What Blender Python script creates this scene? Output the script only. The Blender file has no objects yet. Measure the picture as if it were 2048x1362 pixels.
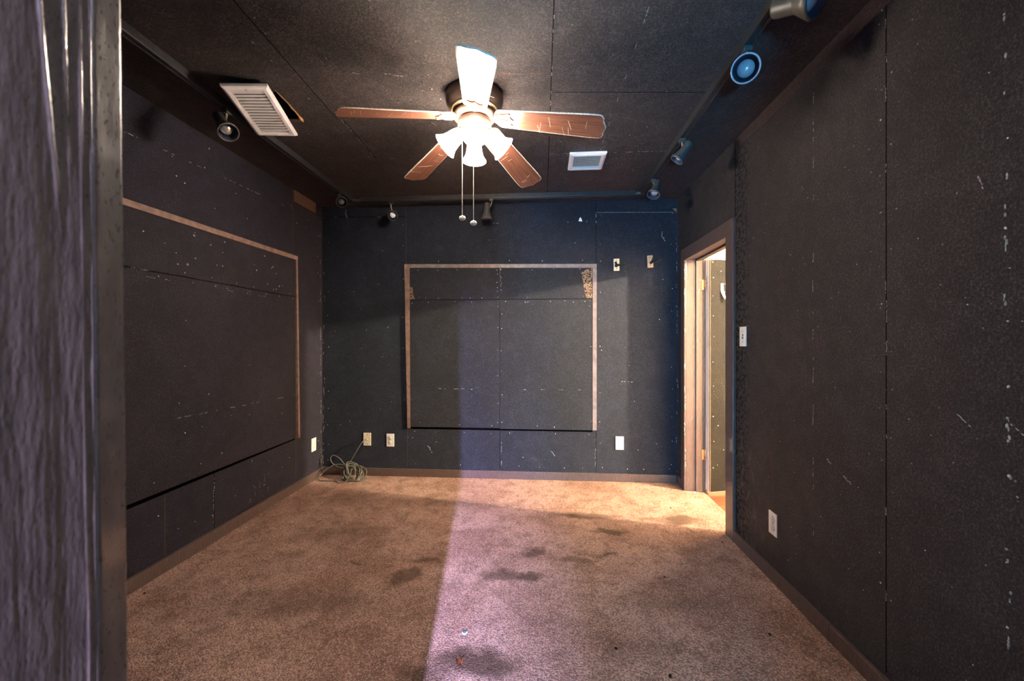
import bpy, bmesh, math, random
from mathutils import Vector, Matrix, noise
random.seed(7)
PI = math.pi
COL = bpy.context.scene.collection
sc = bpy.context.scene

# ------------------------------------------------------------------ materials
class NT:
    def __init__(s, name):
        s.m = bpy.data.materials.new(name); s.m.use_nodes = True
        s.t = s.m.node_tree; s.t.nodes.clear()
        s.out = s.n('ShaderNodeOutputMaterial'); s._co = None
    def n(s, k, **kw):
        x = s.t.nodes.new(k)
        for a, v in kw.items(): setattr(x, a, v)
        return x
    def l(s, a, b): s.t.links.new(a, b)
    def set(s, sock, v):
        if isinstance(v, bpy.types.NodeSocket): s.l(v, sock)
        else: sock.default_value = v
    def co(s, scale=None):
        if s._co is None: s._co = s.n('ShaderNodeTexCoord').outputs['Object']
        if scale is None: return s._co
        m = s.n('ShaderNodeMapping'); m.inputs['Scale'].default_value = scale
        s.l(s._co, m.inputs['Vector']); return m.outputs[0]
    def noise(s, sc_, det=3, rough=.55, vec=None, dist=0):
        x = s.n('ShaderNodeTexNoise'); x.inputs['Scale'].default_value = sc_
        x.inputs['Detail'].default_value = det; x.inputs['Roughness'].default_value = rough
        x.inputs['Distortion'].default_value = dist
        s.l(vec if vec is not None else s.co(), x.inputs['Vector']); return x.outputs['Fac']
    def vor(s, sc_, vec=None, feat='F1'):
        x = s.n('ShaderNodeTexVoronoi', feature=feat); x.inputs['Scale'].default_value = sc_
        s.l(vec if vec is not None else s.co(), x.inputs['Vector']); return x.outputs['Distance']
    def math(s, op, a, b=0., c=None, clamp=False):
        x = s.n('ShaderNodeMath', operation=op, use_clamp=clamp)
        s.set(x.inputs[0], a); s.set(x.inputs[1], b)
        if c is not None: s.set(x.inputs[2], c)
        return x.outputs[0]
    def ramp(s, f, lo, hi, a=0., b=1., smooth=True):
        x = s.n('ShaderNodeMapRange', interpolation_type='SMOOTHSTEP' if smooth else 'LINEAR')
        s.l(f, x.inputs['Value'])
        for k, v in (('From Min', lo), ('From Max', hi), ('To Min', a), ('To Max', b)): x.inputs[k].default_value = v
        return x.outputs['Result']
    def mix(s, f, a, b):
        x = s.n('ShaderNodeMix', data_type='RGBA')
        s.set(x.inputs[0], f)
        for i, v in ((6, a), (7, b)):
            s.set(x.inputs[i], v if isinstance(v, bpy.types.NodeSocket) else (*v, 1))
        return x.outputs[2]
    def bump(s, h, strength=.5, dist=.003, nrm=None):
        x = s.n('ShaderNodeBump'); x.inputs['Strength'].default_value = strength; x.inputs['Distance'].default_value = dist
        s.l(h, x.inputs['Height'])
        if nrm is not None: s.l(nrm, x.inputs['Normal'])
        return x.outputs[0]
    def bsdf(s, col, rough=.5, spec=.5, nrm=None, metal=0., coat=0., emit=None, es=0.):
        p = s.n('ShaderNodeBsdfPrincipled')
        s.set(p.inputs['Base Color'], col if isinstance(col, bpy.types.NodeSocket) else (*col, 1))
        s.set(p.inputs['Roughness'], rough); p.inputs['Specular IOR Level'].default_value = spec
        p.inputs['Metallic'].default_value = metal; p.inputs['Coat Weight'].default_value = coat
        if nrm is not None: s.l(nrm, p.inputs['Normal'])
        if emit: p.inputs['Emission Color'].default_value = (*emit, 1); p.inputs['Emission Strength'].default_value = es
        s.l(p.outputs[0], s.out.inputs[0]); return s.m

def plain(name, col, rough=.5, spec=.5, metal=0., var=.12, nsc=60, bump=.1, coat=0.):
    t = NT(name)
    f = t.noise(nsc, 3)
    c = t.mix(t.ramp(f, .3, .7), tuple(x * (1 - var) for x in col), tuple(min(1, x * (1 + var)) for x in col))
    return t.bsdf(c, rough, spec, t.bump(f, bump, .001), metal, coat)

def felt(name, base, wear=(.16, .13, .11), shag=0, bumpk=.95, rough=.6, spec=.5, stain=None):
    """black painted fibre board: coarse fibrous relief, faint wear, pale specks"""
    t = NT(name)
    big = t.noise(1.6, 4, .6); fine = t.noise(140, 5, .78); fib = t.noise(300, 2, .6)
    c = t.mix(t.ramp(big, .35, .7), tuple(x * .8 for x in base), tuple(x * 1.25 for x in base))
    c = t.mix(t.ramp(fine, .48, .66, 0, .9), c, tuple(x * 3.4 for x in base))
    c = t.mix(t.ramp(fine, .47, .36, 0, .9), c, tuple(x * .22 for x in base))
    blot = t.noise(11, 5, .7); c = t.mix(t.ramp(blot, .56, .42, 0, .35), c, tuple(x * .45 for x in base))
    scuff = t.math('MULTIPLY', t.ramp(t.noise(3.3, 5, .7), .56, .74), t.ramp(t.noise(120, 3, .7), .5, .68))
    c = t.mix(t.math('MULTIPLY', scuff, .55), c, wear)
    spk = t.math('MULTIPLY', t.ramp(t.vor(34), .09, .05), t.ramp(t.noise(2.2, 3), .5, .62))
    c = t.mix(t.math('MULTIPLY', spk, .5), c, (.32, .29, .25))
    r = rough
    if shag:
        # tufts of bare black fibre next to the door casing and a rubbed brown patch near the floor
        x = t.n('ShaderNodeSeparateXYZ'); t.l(t.co(), x.inputs[0])
        near = t.math('MULTIPLY', t.ramp(x.outputs['Y'], 2.28, 2.49), t.ramp(x.outputs['Y'], 2.52, 2.51))
        m = t.math('MULTIPLY', near, t.ramp(t.noise(38, 5, .75), .47, .56))
        c = t.mix(m, c, (.003, .003, .003)); r = t.math('ADD', t.math('MULTIPLY', m, .35), rough)
        low = t.math('MULTIPLY', t.ramp(x.outputs['Z'], .8, .35), t.ramp(x.outputs['Y'], 2.1, 2.4))
        m2 = t.math('MULTIPLY', low, t.ramp(t.noise(22, 5, .75, t.co((1, 1, .45))), .5, .66))
        c = t.mix(t.math('MULTIPLY', m2, .6), c, (.20, .14, .085))
        top = t.math('MULTIPLY', t.ramp(x.outputs['Z'], 2.15, 2.3), t.ramp(x.outputs['Y'], 1.9, 2.3))
        m3 = t.math('MULTIPLY', top, t.ramp(t.noise(26, 5, .75), .55, .68))
        c = t.mix(t.math('MULTIPLY', m3, .5), c, (.16, .10, .07))
    h = t.math('ADD', t.math('MULTIPLY', fine, .75), t.math('MULTIPLY', fib, .3))
    h = t.math('ADD', h, t.math('MULTIPLY', t.noise(28, 3), .2))
    return t.bsdf(c, r, spec, t.bump(h, bumpk, .0065))

def carpet_mat():
    t = NT('carpet_pile')
    A = (.84, .53, .425); Bc = (.52, .295, .225)
    big = t.noise(1.7, 5, .62, dist=.4); mid = t.noise(9, 4, .65); fine = t.noise(105, 5, .85); mic = t.noise(260, 3, .9)
    c = t.mix(t.ramp(big, .42, .62), A, Bc)
    c = t.mix(t.ramp(mid, .45, .66, 0, .6), c, (.29, .165, .12))
    c = t.mix(t.ramp(t.noise(4.2, 6, .7, dist=1.2), .55, .72, 0, .65), c, (.25, .14, .10))
    clump = t.noise(38, 5, .8); c = t.mix(t.ramp(clump, .52, .72, 0, .5), c, (.30, .175, .13))
    dn = t.n('ShaderNodeTexNoise'); dn.inputs['Scale'].default_value = 240; dn.inputs['Detail'].default_value = 2; t.l(t.co(), dn.inputs['Vector'])
    dv = t.n('ShaderNodeVectorMath', operation='MULTIPLY_ADD'); t.l(dn.outputs['Color'], dv.inputs[0]); dv.inputs[1].default_value = (.006, .006, 0); t.l(t.co(), dv.inputs[2])
    cell = t.n('ShaderNodeTexVoronoi'); cell.inputs['Scale'].default_value = 175; t.l(dv.outputs[0], cell.inputs['Vector'])
    sx = t.n('ShaderNodeSeparateColor'); t.l(cell.outputs['Color'], sx.inputs[0])
    c = t.mix(t.ramp(sx.outputs[0], .45, 1, 0, .5), c, (.25, .14, .10))
    c = t.mix(t.ramp(sx.outputs[1], .55, 1, 0, .60), c, (.88, .62, .50))
    c = t.mix(t.ramp(cell.outputs['Distance'], .42, .75, 0, .6), c, (.17, .09, .068))
    c = t.mix(t.ramp(fine, .50, .64, 0, .6), c, (.24, .13, .095))
    c = t.mix(t.math('MULTIPLY', t.ramp(t.noise(70, 3, .7), .64, .72), t.ramp(t.noise(2.3, 2), .46, .62)), c, (.10, .055, .04))
    warp = t.n('ShaderNodeTexNoise'); warp.inputs['Scale'].default_value = 7; warp.inputs['Detail'].default_value = 7; warp.inputs['Roughness'].default_value = .65
    t.l(t.co(), warp.inputs['Vector'])
    w1 = t.n('ShaderNodeVectorMath', operation='SUBTRACT'); t.l(warp.outputs['Color'], w1.inputs[0]); w1.inputs[1].default_value = (.5, .5, .5)
    w2 = t.n('ShaderNodeVectorMath', operation='SCALE'); t.l(w1.outputs[0], w2.inputs[0]); w2.inputs['Scale'].default_value = .22
    w3 = t.n('ShaderNodeVectorMath', operation='ADD'); t.l(t.co(), w3.inputs[0]); t.l(w2.outputs[0], w3.inputs[1])
    STAINS = [(.95, 2.78, .14, .085, .8), (.74, 2.77, .10, .035, .5), (.34, 2.81, .20, .05, .65), (.45, 2.585, .10, .04, .75),
              (-.03, 2.295, .05, .055, .7), (.2, 2.23, .09, .045, .5), (.385, 2.305, .06, .018, .6), (-.215, 2.06, .10, .06, .72),
              (-.075, 2.05, .065, .05, .8), (-.25, 1.50, .15, .085, .85), (-.42, 1.43, .10, .05, .65), (-.70, 2.03, .08, .07, .65),
              (-.62, 2.17, .09, .03, .6), (-1.0, 2.12, .05, .022, .55), (-1.05, 1.78, .45, .10, .35), (-.75, 2.95, .5, .06, .3),
              (-1.45, 2.95, .28, .10, .4), (.62, 1.9, .25, .06, .3), (.45, 1.60, .12, .09, .25), (-1.2, 2.45, .3, .12, .3)]
    tot = None
    for x, y, rx, ry, k in STAINS:
        a = t.n('ShaderNodeVectorMath', operation='SUBTRACT'); t.l(w3.outputs[0], a.inputs[0]); a.inputs[1].default_value = (x, y, 0)
        b = t.n('ShaderNodeVectorMath', operation='MULTIPLY'); t.l(a.outputs[0], b.inputs[0]); b.inputs[1].default_value = (1 / rx, 1 / ry, 0)
        d = t.n('ShaderNodeVectorMath', operation='LENGTH'); t.l(b.outputs[0], d.inputs[0])
        m = t.ramp(d.outputs['Value'], 1.4 if k > .45 else 1.8, .55 if k > .45 else .1, 0, k)
        tot = m if tot is None else t.math('MAXIMUM', tot, m)
    c = t.mix(tot, c, (.105, .067, .043))
    h = t.math('SUBTRACT', t.math('MULTIPLY', fine, .5), t.math('MULTIPLY', cell.outputs['Distance'], 1.0)); h = t.math('ADD', h, t.math('MULTIPLY', sx.outputs[2], .35))
    h = t.math('ADD', h, t.math('MULTIPLY', clump, .7))
    return t.bsdf(c, .95, .1, t.bump(h, .9, .012))

def wood_mat(name, a, b, scale=(2, 28, 28), rough=.45, spec=.4):
    t = NT(name)
    n = t.noise(3.0, 5, .65, t.co(scale), .6); n2 = t.noise(14, 3, .6, t.co((1.5, 22, 22)))
    c = t.mix(t.ramp(n, .35, .65), a, b)
    c = t.mix(t.ramp(n2, .5, .7, 0, .5), c, tuple(x * .45 for x in a))
    return t.bsdf(c, rough, spec, t.bump(n2, .1, .001))

def gloss_paint(name, col, rough=.3):
    t = NT(name)
    a = t.noise(420, 3, .6, t.co((1, 1, .35))); b = t.noise(110, 3, .6, t.co((1, 1, .22)))
    c = t.mix(t.ramp(b, .35, .7), tuple(x * .8 for x in col), tuple(x * 1.2 for x in col))
    chip = t.ramp(t.noise(160, 4, .7), .72, .78)
    c = t.mix(t.math('MULTIPLY', chip, .5), c, (.45, .38, .32))
    h = t.math('ADD', t.math('MULTIPLY', a, .35), b)
    return t.bsdf(c, t.ramp(a, .2, .8, rough - .08, rough + .14), .5, t.bump(h, .35, .0011), coat=.25)

def planks():
    t = NT('hall_wood_planks')
    x = t.n('ShaderNodeTexBrick'); t.l(t.co(), x.inputs['Vector'])
    x.inputs['Scale'].default_value = 1; x.inputs['Brick Width'].default_value = 1.1; x.inputs['Row Height'].default_value = .09
    x.inputs['Mortar Size'].default_value = .0015; x.inputs['Color1'].default_value = (.10, .032, .013, 1)
    x.inputs['Color2'].default_value = (.24, .090, .034, 1); x.inputs['Mortar'].default_value = (.05, .02, .01, 1)
    n = t.noise(6, 4, .6, t.co((1.5, 20, 1)))
    c = t.mix(t.ramp(n, .4, .7, 0, .5), x.outputs['Color'], (.16, .06, .025))
    return t.bsdf(c, .35, .5, t.bump(n, .1, .001))

def emis(name, col, strength):
    t = NT(name); n = t.noise(20, 2)
    e = t.n('ShaderNodeEmission'); e.inputs[0].default_value = (*col, 1)
    t.l(t.ramp(n, .2, .8, strength * .95, strength * 1.05), e.inputs[1]); t.l(e.outputs[0], t.out.inputs[0]); return t.m

def torn():
    t = NT('torn_board')
    n = t.noise(60, 4, .7); v = t.noise(75, 4, .8)
    c = t.mix(t.ramp(n, .35, .65), (.20, .13, .085), (.36, .25, .17))
    c = t.mix(t.ramp(v, .50, .54), c, (.012, .010, .009))
    return t.bsdf(c, .9, .2, t.bump(n, .8, .004))

M = {}
M['wall'] = felt('black_fibre_wall', (.0190, .0165, .0270), spec=.35)
M['wallb'] = felt('navy_black_fibre_wall', (.0105, .0138, .0240), spec=.35)
M['wallr'] = felt('black_fibre_wall_worn', (.032, .0272, .0285), shag=1, spec=.4)
M['ceil'] = felt('black_fibre_ceiling', (.046, .0345, .0320), bumpk=1.2, spec=.4)
M['stripwall'] = felt('brown_black_strip', (.042, .027, .026))
M['board'] = felt('black_fibre_board', (.0205, .0175, .0255), spec=.35)
M['boardb'] = felt('navy_black_fibre_board', (.0125, .0145, .0215), spec=.35)
M['doorfelt'] = felt('black_fibre_door_lining', (.0055, .005, .0038), bumpk=.7, spec=.15)
M['carpet'] = carpet_mat()
M['trim'] = gloss_paint('brown_trim_paint', (.100, .067, .060), .38)
M['jamb'] = gloss_paint('brown_jamb_paint', (.062, .044, .034), .30)
M['tan'] = plain('tan_strip_paint', (.24, .155, .125), .6, .3, var=.2, nsc=25)
M['tanlight'] = plain('grey_tan_strip_paint', (.22, .175, .16), .5, .4, var=.2, nsc=25)
M['seam'] = plain('dark_seam', (.006, .005, .005), .9, .1)
M['brownseam'] = plain('brown_seam_edge', (.13, .075, .05), .8, .2)
M['chalk'] = plain('pale_scrape', (.36, .35, .33), .8, .2, var=.35, nsc=90)
M['staple'] = plain('bright_staple', (.62, .60, .56), .4, .5, var=.2)
M['greenchalk'] = plain('pale_green_scrape', (.30, .38, .38), .8, .2, var=.3)
M['torn'] = torn()
M['card'] = plain('torn_cardboard', (.30, .16, .07), .9, .2, var=.35, nsc=90)
M['hole'] = plain('black_hole_and_gap_shade', (.003, .003, .003), 1, 0)  # torn ceiling hole, and the shade painted below the window boards
M['white'] = plain('white_plastic', (.80, .78, .74), .35, .5, var=.03)
M['ivory'] = plain('ivory_plastic', (.74, .68, .50), .4, .5, var=.04)
M['slot'] = plain('dark_slot', (.03, .03, .03), .6, .3)
M['screw'] = plain('screw_steel', (.45, .43, .40), .4, .5, metal=.8)
M['ventw'] = plain('vent_white_enamel', (.74, .70, .70), .4, .5, var=.08, nsc=14)
t_ = NT('vent_slat_enamel')
M['slat'] = t_.bsdf(t_.mix(t_.ramp(t_.noise(30, 4, .7, t_.co((.5, 1, 1))), .56, .72, 0, .6), (.66, .63, .62), (.24, .17, .11)), .4, .5)
M['track'] = plain('black_track_metal', (.030, .029, .030), .38, .5, var=.2)
M['headblack'] = plain('black_lamp_metal', (.055, .054, .054), .42, .5, var=.2)
M['stem'] = plain('lamp_stem_metal', (.30, .27, .23), .45, .5, metal=.3)
M['reflector'] = plain('bell_inside', (.03, .035, .06), .3, .6)
M['rim'] = plain('grey_bell_rim', (.24, .25, .30), .35, .6)
M['rimtan'] = plain('tan_bell_band', (.065, .050, .033), .45, .5)
M['bulbw'] = plain('opal_bulb', (.80, .80, .80), .2, .6, var=.02)
M['bulbs'] = plain('silvered_bulb', (.55, .52, .46), .16, .8, metal=.7, var=.1)
M['bulbb'] = plain('bluish_bulb', (.22, .24, .28), .2, .7, var=.04)
M['wood'] = wood_mat('fan_blade_wood', (.080, .027, .015), (.145, .056, .031))
M['edge'] = plain('worn_blade_edge', (.62, .52, .44), .7, .3, var=.3, nsc=120)
M['bronze'] = plain('fan_bronze', (.055, .035, .027), .35, .6, metal=.2, var=.2)
M['bronzelight'] = plain('fan_hub_bronze', (.15, .078, .058), .4, .5, metal=.2, var=.12)
M['brass'] = plain('fan_brass_ring', (.55, .36, .17), .3, .6, metal=.7)
M['iron'] = plain('blade_bracket_bronze', (.20, .125, .09), .35, .6, metal=.3, var=.15)
M['chain'] = plain('pull_chain_metal', (.62, .58, .50), .4, .5, metal=.3)
M['medal'] = plain('cream_pull_medallion', (.70, .66, .50), .4, .5, var=.05)
M['medaldark'] = plain('medallion_dark_spot', (.03, .03, .02), .5, .4)
M['shade'] = emis('lit_frosted_glass', (1., .84, .68), 34)
M['bulblit'] = emis('lit_bulb', (1., .86, .70), 110)
M['cable'] = plain('grey_cable_jacket', (.115, .112, .092), .5, .4, var=.1)
M['hallwall'] = plain('cream_hall_paint', (.84, .80, .70), .8, .2, var=.03)
M['planks'] = planks()
M['doorwhite'] = plain('white_door_paint', (.76, .70, .65), .5, .4, var=.06, nsc=12)
M['doorwood'] = plain('bare_wood_edge', (.34, .17, .07), .7, .3, var=.2)
M['hinge'] = plain('copper_hinge', (.34, .19, .10), .4, .6, metal=.6)
M['paper'] = plain('white_paper', (.85, .85, .82), .7, .2, var=.02)
M['leaf'] = plain('dry_brown_leaf', (.12, .035, .012), .6, .3, var=.3, nsc=200)
M['bluebit'] = plain('blue_print', (.03, .25, .36), .5, .3)
M['crumb'] = plain('black_crumb', (.012, .008, .006), .9, .2)
M['hookblack'] = plain('black_hook_rubber', (.010, .010, .011), .45, .4)
M['hookwood'] = plain('pale_hook_block', (.62, .55, .40), .5, .4, var=.1)
M['hooktan'] = plain('tan_hook_block', (.55, .36, .22), .5, .4, var=.1)
M['lamplit'] = emis('lit_hall_lamp', (1., .70, .40), 30)
M['entry'] = plain('grey_entry_paint', (.25, .25, .27), .8, .2)

# ------------------------------------------------------------------ mesh builder
class MB:
    def __init__(s): s.b = bmesh.new(); s.mats = []
    def mi(s, m):
        if m not in s.mats: s.mats.append(m)
        return s.mats.index(m)
    def faces(s, vs, fs, m, smooth=False):
        bv = [s.b.verts.new(v) for v in vs]; k = s.mi(m)
        for f in fs:
            try: fc = s.b.faces.new([bv[i] for i in f])
            except ValueError: continue
            fc.material_index = k; fc.smooth = smooth
    def box(s, lo, hi, m, mat=None):
        vs = [Vector((x, y, z)) for x in (lo[0], hi[0]) for y in (lo[1], hi[1]) for z in (lo[2], hi[2])]
        if mat is not None: vs = [mat @ v for v in vs]
        s.faces(vs, [(0, 1, 3, 2), (4, 6, 7, 5), (0, 4, 5, 1), (2, 3, 7, 6), (0, 2, 6, 4), (1, 5, 7, 3)], m)
    def bbox(s, lo, hi, r, m, mat=None):
        """box with rounded edges"""
        t = bmesh.new()
        vs = [t.verts.new((x, y, z)) for x in (lo[0], hi[0]) for y in (lo[1], hi[1]) for z in (lo[2], hi[2])]
        for f in [(0, 1, 3, 2), (4, 6, 7, 5), (0, 4, 5, 1), (2, 3, 7, 6), (0, 2, 6, 4), (1, 5, 7, 3)]: t.faces.new([vs[i] for i in f])
        bmesh.ops.bevel(t, geom=list(t.edges), offset=r, segments=2, profile=.5, affect='EDGES')
        s.take(t, m, mat)
    def take(s, t, m, mat=None, smooth=False):
        t.verts.ensure_lookup_table(); t.verts.index_update()
        vs = [(mat @ v.co) if mat is not None else v.co.copy() for v in t.verts]
        s.faces(vs, [[v.index for v in f.verts] for f in t.faces], m, smooth); t.free()
    def strip(s, p0, p1, w, nrm, th, m):
        """flat bar between two points lying on a surface with the given normal"""
        p0, p1, nrm = Vector(p0), Vector(p1), Vector(nrm)
        d = (p1 - p0).normalized(); c = nrm.cross(d) * (w / 2); e = nrm * th; u = nrm * .0003
        vs = [p0 - c - u, p0 + c - u, p1 + c - u, p1 - c - u, p0 - c + e, p0 + c + e, p1 + c + e, p1 - c + e]
        s.faces(vs, [(0, 1, 2, 3), (7, 6, 5, 4), (0, 4, 5, 1), (1, 5, 6, 2), (2, 6, 7, 3), (3, 7, 4, 0)], m)
    def poly(s, pts, nrm, th, m):
        nrm = Vector(nrm); n = len(pts)
        lo = [Vector(p) - nrm * .0003 for p in pts]; hi = [Vector(p) + nrm * th for p in pts]
        s.faces(lo + hi, [list(range(n)), list(range(2 * n - 1, n - 1, -1))] + [(i, (i + 1) % n, n + (i + 1) % n, n + i) for i in range(n)], m)
    def lathe(s, prof, m, mat=None, seg=32, smooth=True, close=False):
        """profile [(r, z)...] around local z"""
        vs = []; rings = []
        for r, z in prof:
            if r < 1e-6: rings.append([len(vs)]); vs.append(Vector((0, 0, z)))
            else:
                rings.append(list(range(len(vs), len(vs) + seg)))
                vs += [Vector((r * math.cos(2 * PI * i / seg), r * math.sin(2 * PI * i / seg), z)) for i in range(seg)]
        fs = []
        for a, b in zip(rings, rings[1:]):
            for i in range(seg):
                j = (i + 1) % seg
                if len(a) == 1 and len(b) == 1: continue
                if len(a) == 1: fs.append((a[0], b[j], b[i]))
                elif len(b) == 1: fs.append((a[i], a[j], b[0]))
                else: fs.append((a[i], a[j], b[j], b[i]))
        if mat is not None: vs = [mat @ v for v in vs]
        s.faces(vs, fs, m, smooth)
    def ball(s, c, r, m, seg=16, mat=None):
        n = seg // 2
        prof = [(r * math.sin(PI * i / n), -r * math.cos(PI * i / n)) for i in range(n + 1)]
        prof[0] = (0, -r); prof[-1] = (0, r)
        s.lathe(prof, m, Matrix.Translation(c) @ (mat if mat is not None else Matrix.Identity(4)), seg)
    def tube(s, pts, r, m, seg=8, cap=True):
        pts = [Vector(p) for p in pts]; vs = []; nrm = None; n = len(pts)
        for i, p in enumerate(pts):
            d = (pts[min(i + 1, n - 1)] - pts[max(i - 1, 0)]).normalized()
            if nrm is None: nrm = d.orthogonal().normalized()
            nrm = (nrm - d * nrm.dot(d)).normalized(); bn = d.cross(nrm)
            rr = r[i] if isinstance(r, (list, tuple)) else r
            vs += [p + (nrm * math.cos(2 * PI * k / seg) + bn * math.sin(2 * PI * k / seg)) * rr for k in range(seg)]
        fs = [(i * seg + k, i * seg + (k + 1) % seg, (i + 1) * seg + (k + 1) % seg, (i + 1) * seg + k) for i in range(n - 1) for k in range(seg)]
        if cap: fs += [list(range(seg - 1, -1, -1)), list(range((n - 1) * seg, n * seg))]
        s.faces(vs, fs, m, True)
    def build(s, name, parent=None, kind=None, local=False):
        bmesh.ops.recalc_face_normals(s.b, faces=list(s.b.faces))
        me = bpy.data.meshes.new(name); s.b.to_mesh(me); s.b.free()
        for m in s.mats: me.materials.append(m)
        o = bpy.data.objects.new(name, me); COL.objects.link(o)
        if parent is not None:
            o.parent = parent
            if not local: o.matrix_parent_inverse = world(parent).inverted()
        if kind: o['kind'] = kind
        return o

WM = {}
def world(o):
    if o.name in WM: return WM[o.name]
    return Matrix.Identity(4)
def thing(name, label, cat, loc, group=None):
    o = bpy.data.objects.new(name, None); COL.objects.link(o); o.empty_display_size = .05
    o.location = loc; WM[o.name] = Matrix.Translation(Vector(loc))
    return tag(o, label, cat, group)
def tag(o, label, cat, group=None):
    o['label'] = label; o['category'] = cat
    if group: o['group'] = group
    return o
def struct(name, loc):
    o = bpy.data.objects.new(name, None); COL.objects.link(o); o.location = loc
    WM[o.name] = Matrix.Translation(Vector(loc)); o['kind'] = 'structure'; return o
def axis_mat(p, d):
    """matrix whose local z runs along d, origin p"""
    return Matrix.Translation(Vector(p)) @ Vector(d).normalized().to_track_quat('Z', 'Y').to_matrix().to_4x4()

# ------------------------------------------------------------------ room numbers
XL, XR, YB, ZC, YF = -1.985, 1.185, 3.51, 2.44, .2235
DY0, DY1, DZ = 2.60, 3.32, 1.875                  # door opening in right wall
R_ = random.uniform

def staples(mb, fix, pts, nrm, m=None, r=.0033):
    for p in pts:
        p = Vector(p) + Vector([0 if abs(nrm[i]) > .5 else R_(-.006, .006) for i in range(3)])
        n = Vector(nrm); a = n.orthogonal().normalized(); b = n.cross(a); k = R_(.6, 1.25) * r; ph = R_(0, 6)
        mb.poly([p + (a * math.cos(ph + i * PI / 3) + b * math.sin(ph + i * PI / 3)) * k * R_(.7, 1.2) for i in range(6)], nrm, .0012, m or M['staple'])
def dashes(mb, p0, p1, nrm, m, dens=.5, w=.003, lmin=.006, lmax=.05, jit=.002):
    """broken line of small ragged scrapes"""
    p0, p1, nv = Vector(p0), Vector(p1), Vector(nrm); L = (p1 - p0).length; d = (p1 - p0) / L; c = nv.cross(d); t = 0
    while t < L:
        l = R_(lmin, lmax)
        if random.random() < dens:
            o = R_(-jit, jit); q = t
            while q < min(L, t + l):
                st = R_(.8, 2.2) * w
                if random.random() < .78:
                    ww = w * R_(.3, .75); cc = p0 + d * (q + st / 2) + c * (o + R_(-.4, .4) * w)
                    mb.poly([cc + d * math.cos(i * PI / 3) * st * R_(.4, .75) + c * math.sin(i * PI / 3) * ww * R_(.6, 1.1) for i in range(6)], nrm, .0008, m)
                q += st
        t += l + R_(.002, .03)
def along(p0, p1, step, drop=.15):
    p0, p1 = Vector(p0), Vector(p1); n = max(1, int((p1 - p0).length / step))
    return [p0.lerp(p1, (i + R_(-.25, .25)) / n) for i in range(n + 1) if random.random() > drop]

# ------------------------------------------------------------------ setting
# floor
b = MB(); b.box((XL, .10, -.05), (XR, YB, 0), M['carpet']); b.box((XR, DY0 - .02, -.05), (1.316, DY1 + .02, 0), M['carpet'])
b.build('floor', kind='structure')

# ceiling with seams, torn hole and scrapes
b = MB(); b.box((XL - .1, .10, ZC), (XR + .1, YB + .1, ZC + .08), M['ceil'])
N = (0, 0, -1); Z = ZC
for p0, p1 in (((-1.075, .5), (-1.115, 2.13)), ((.045, .5), (.06, 3.3)), ((-1.085, 2.13), (-1.095, 2.6))):
    b.strip((*p0, Z), (*p1, Z), .004, N, .0006, M['seam'])
b.strip((-.183, 1.815, Z), (.034, 1.822, Z), .004, N, .001, M['brownseam'])
dashes(b, (-.183, 1.812, Z), (.034, 1.819, Z), N, M['card'], .7, .004)
b.strip((.06, 1.965, Z), (.83, 2.02, Z), .003, N, .0006, M['seam'])
dashes(b, (.065, 2.615, Z), (.83, 2.627, Z), N, M['chalk'], .75, .004)
dashes(b, (-1.0, 2.61, Z), (-.55, 2.64, Z), N, M['chalk'], .25, .003)
dashes(b, (.40, 1.4, Z), (.385, 2.58, Z), N, M['chalk'], .4, .003)
dashes(b, (.052, 1.5, Z), (.058, 3.2, Z), N, M['chalk'], .35, .003)
dashes(b, (-1.09, 1.9, Z), (-1.10, 2.6, Z), N, M['chalk'], .35, .003)
dashes(b, (-.75, 1.9, Z), (-.45, 2.5, Z), N, M['chalk'], .12, .004)
dashes(b, (-.85, 1.75, Z), (-.62, 1.82, Z), N, M['chalk'], .4, .005, jit=.02)
staples(b, 2, [(R_(-1.5, .8), R_(1.2, 3.2), Z) for _ in range(70)], N, M['chalk'], .003)
b.poly([(-1.287, 1.86, Z), (-1.288, 1.954, Z), (-1.296, 2.03, Z), (-1.308, 2.10, Z), (-1.374, 2.10, Z), (-1.42, 2.05, Z), (-1.36, 1.9, Z)], N, .0006, M['hole'])
b.tube([(-1.286, 1.85, Z - .002), (-1.287, 1.90, Z - .004), (-1.289, 1.954, Z - .003), (-1.294, 1.99, Z - .006), (-1.297, 2.03, Z - .004), (-1.303, 2.07, Z - .006), (-1.309, 2.106, Z - .005), (-1.316, 2.13, Z - .003)], [.0015, .003, .003, .005, .004, .005, .010, .003], M['card'], 6)
b.tube([(-1.309, 2.104, Z - .004), (-1.335, 2.108, Z - .005), (-1.374, 2.10, Z - .004)], [.008, .006, .004], M['card'], 6)
b.build('ceiling', kind='structure')

# back wall
b = MB(); b.box((XL - .1, YB, 0), (XR + .1, YB + .1, ZC), M['wallb']); N = (0, -1, 0); Y = YB
for p0, p1, m in (((-1.955, 2.345), (-1.20, 2.335), 'seam'), ((.487, 2.335), (1.15, 2.322), 'chalk'), ((-1.205, 2.43), (-1.205, 1.905), 'brownseam'),
                  ((.487, 2.43), (.487, 1.885), 'seam'), ((-1.19, .43), (-1.19, .075), 'brownseam'), ((.487, .44), (.487, .075), 'seam'), ((-.355, .43), (-.355, .075), 'seam')):
    b.strip((p0[0], Y, p0[1]), (p1[0], Y, p1[1]), .0025 if m != 'seam' else .004, N, .0006, M[m])
dashes(b, (-1.95, Y, 2.343), (-1.3, Y, 2.337), N, M['chalk'], .3, .004)
dashes(b, (-.5, Y, 2.26), (.487, Y, 2.255), N, M['chalk'], .25, .005)
dashes(b, (.487, Y, 2.335), (.487, Y, 2.25), N, M['chalk'], .8, .006)
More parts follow.
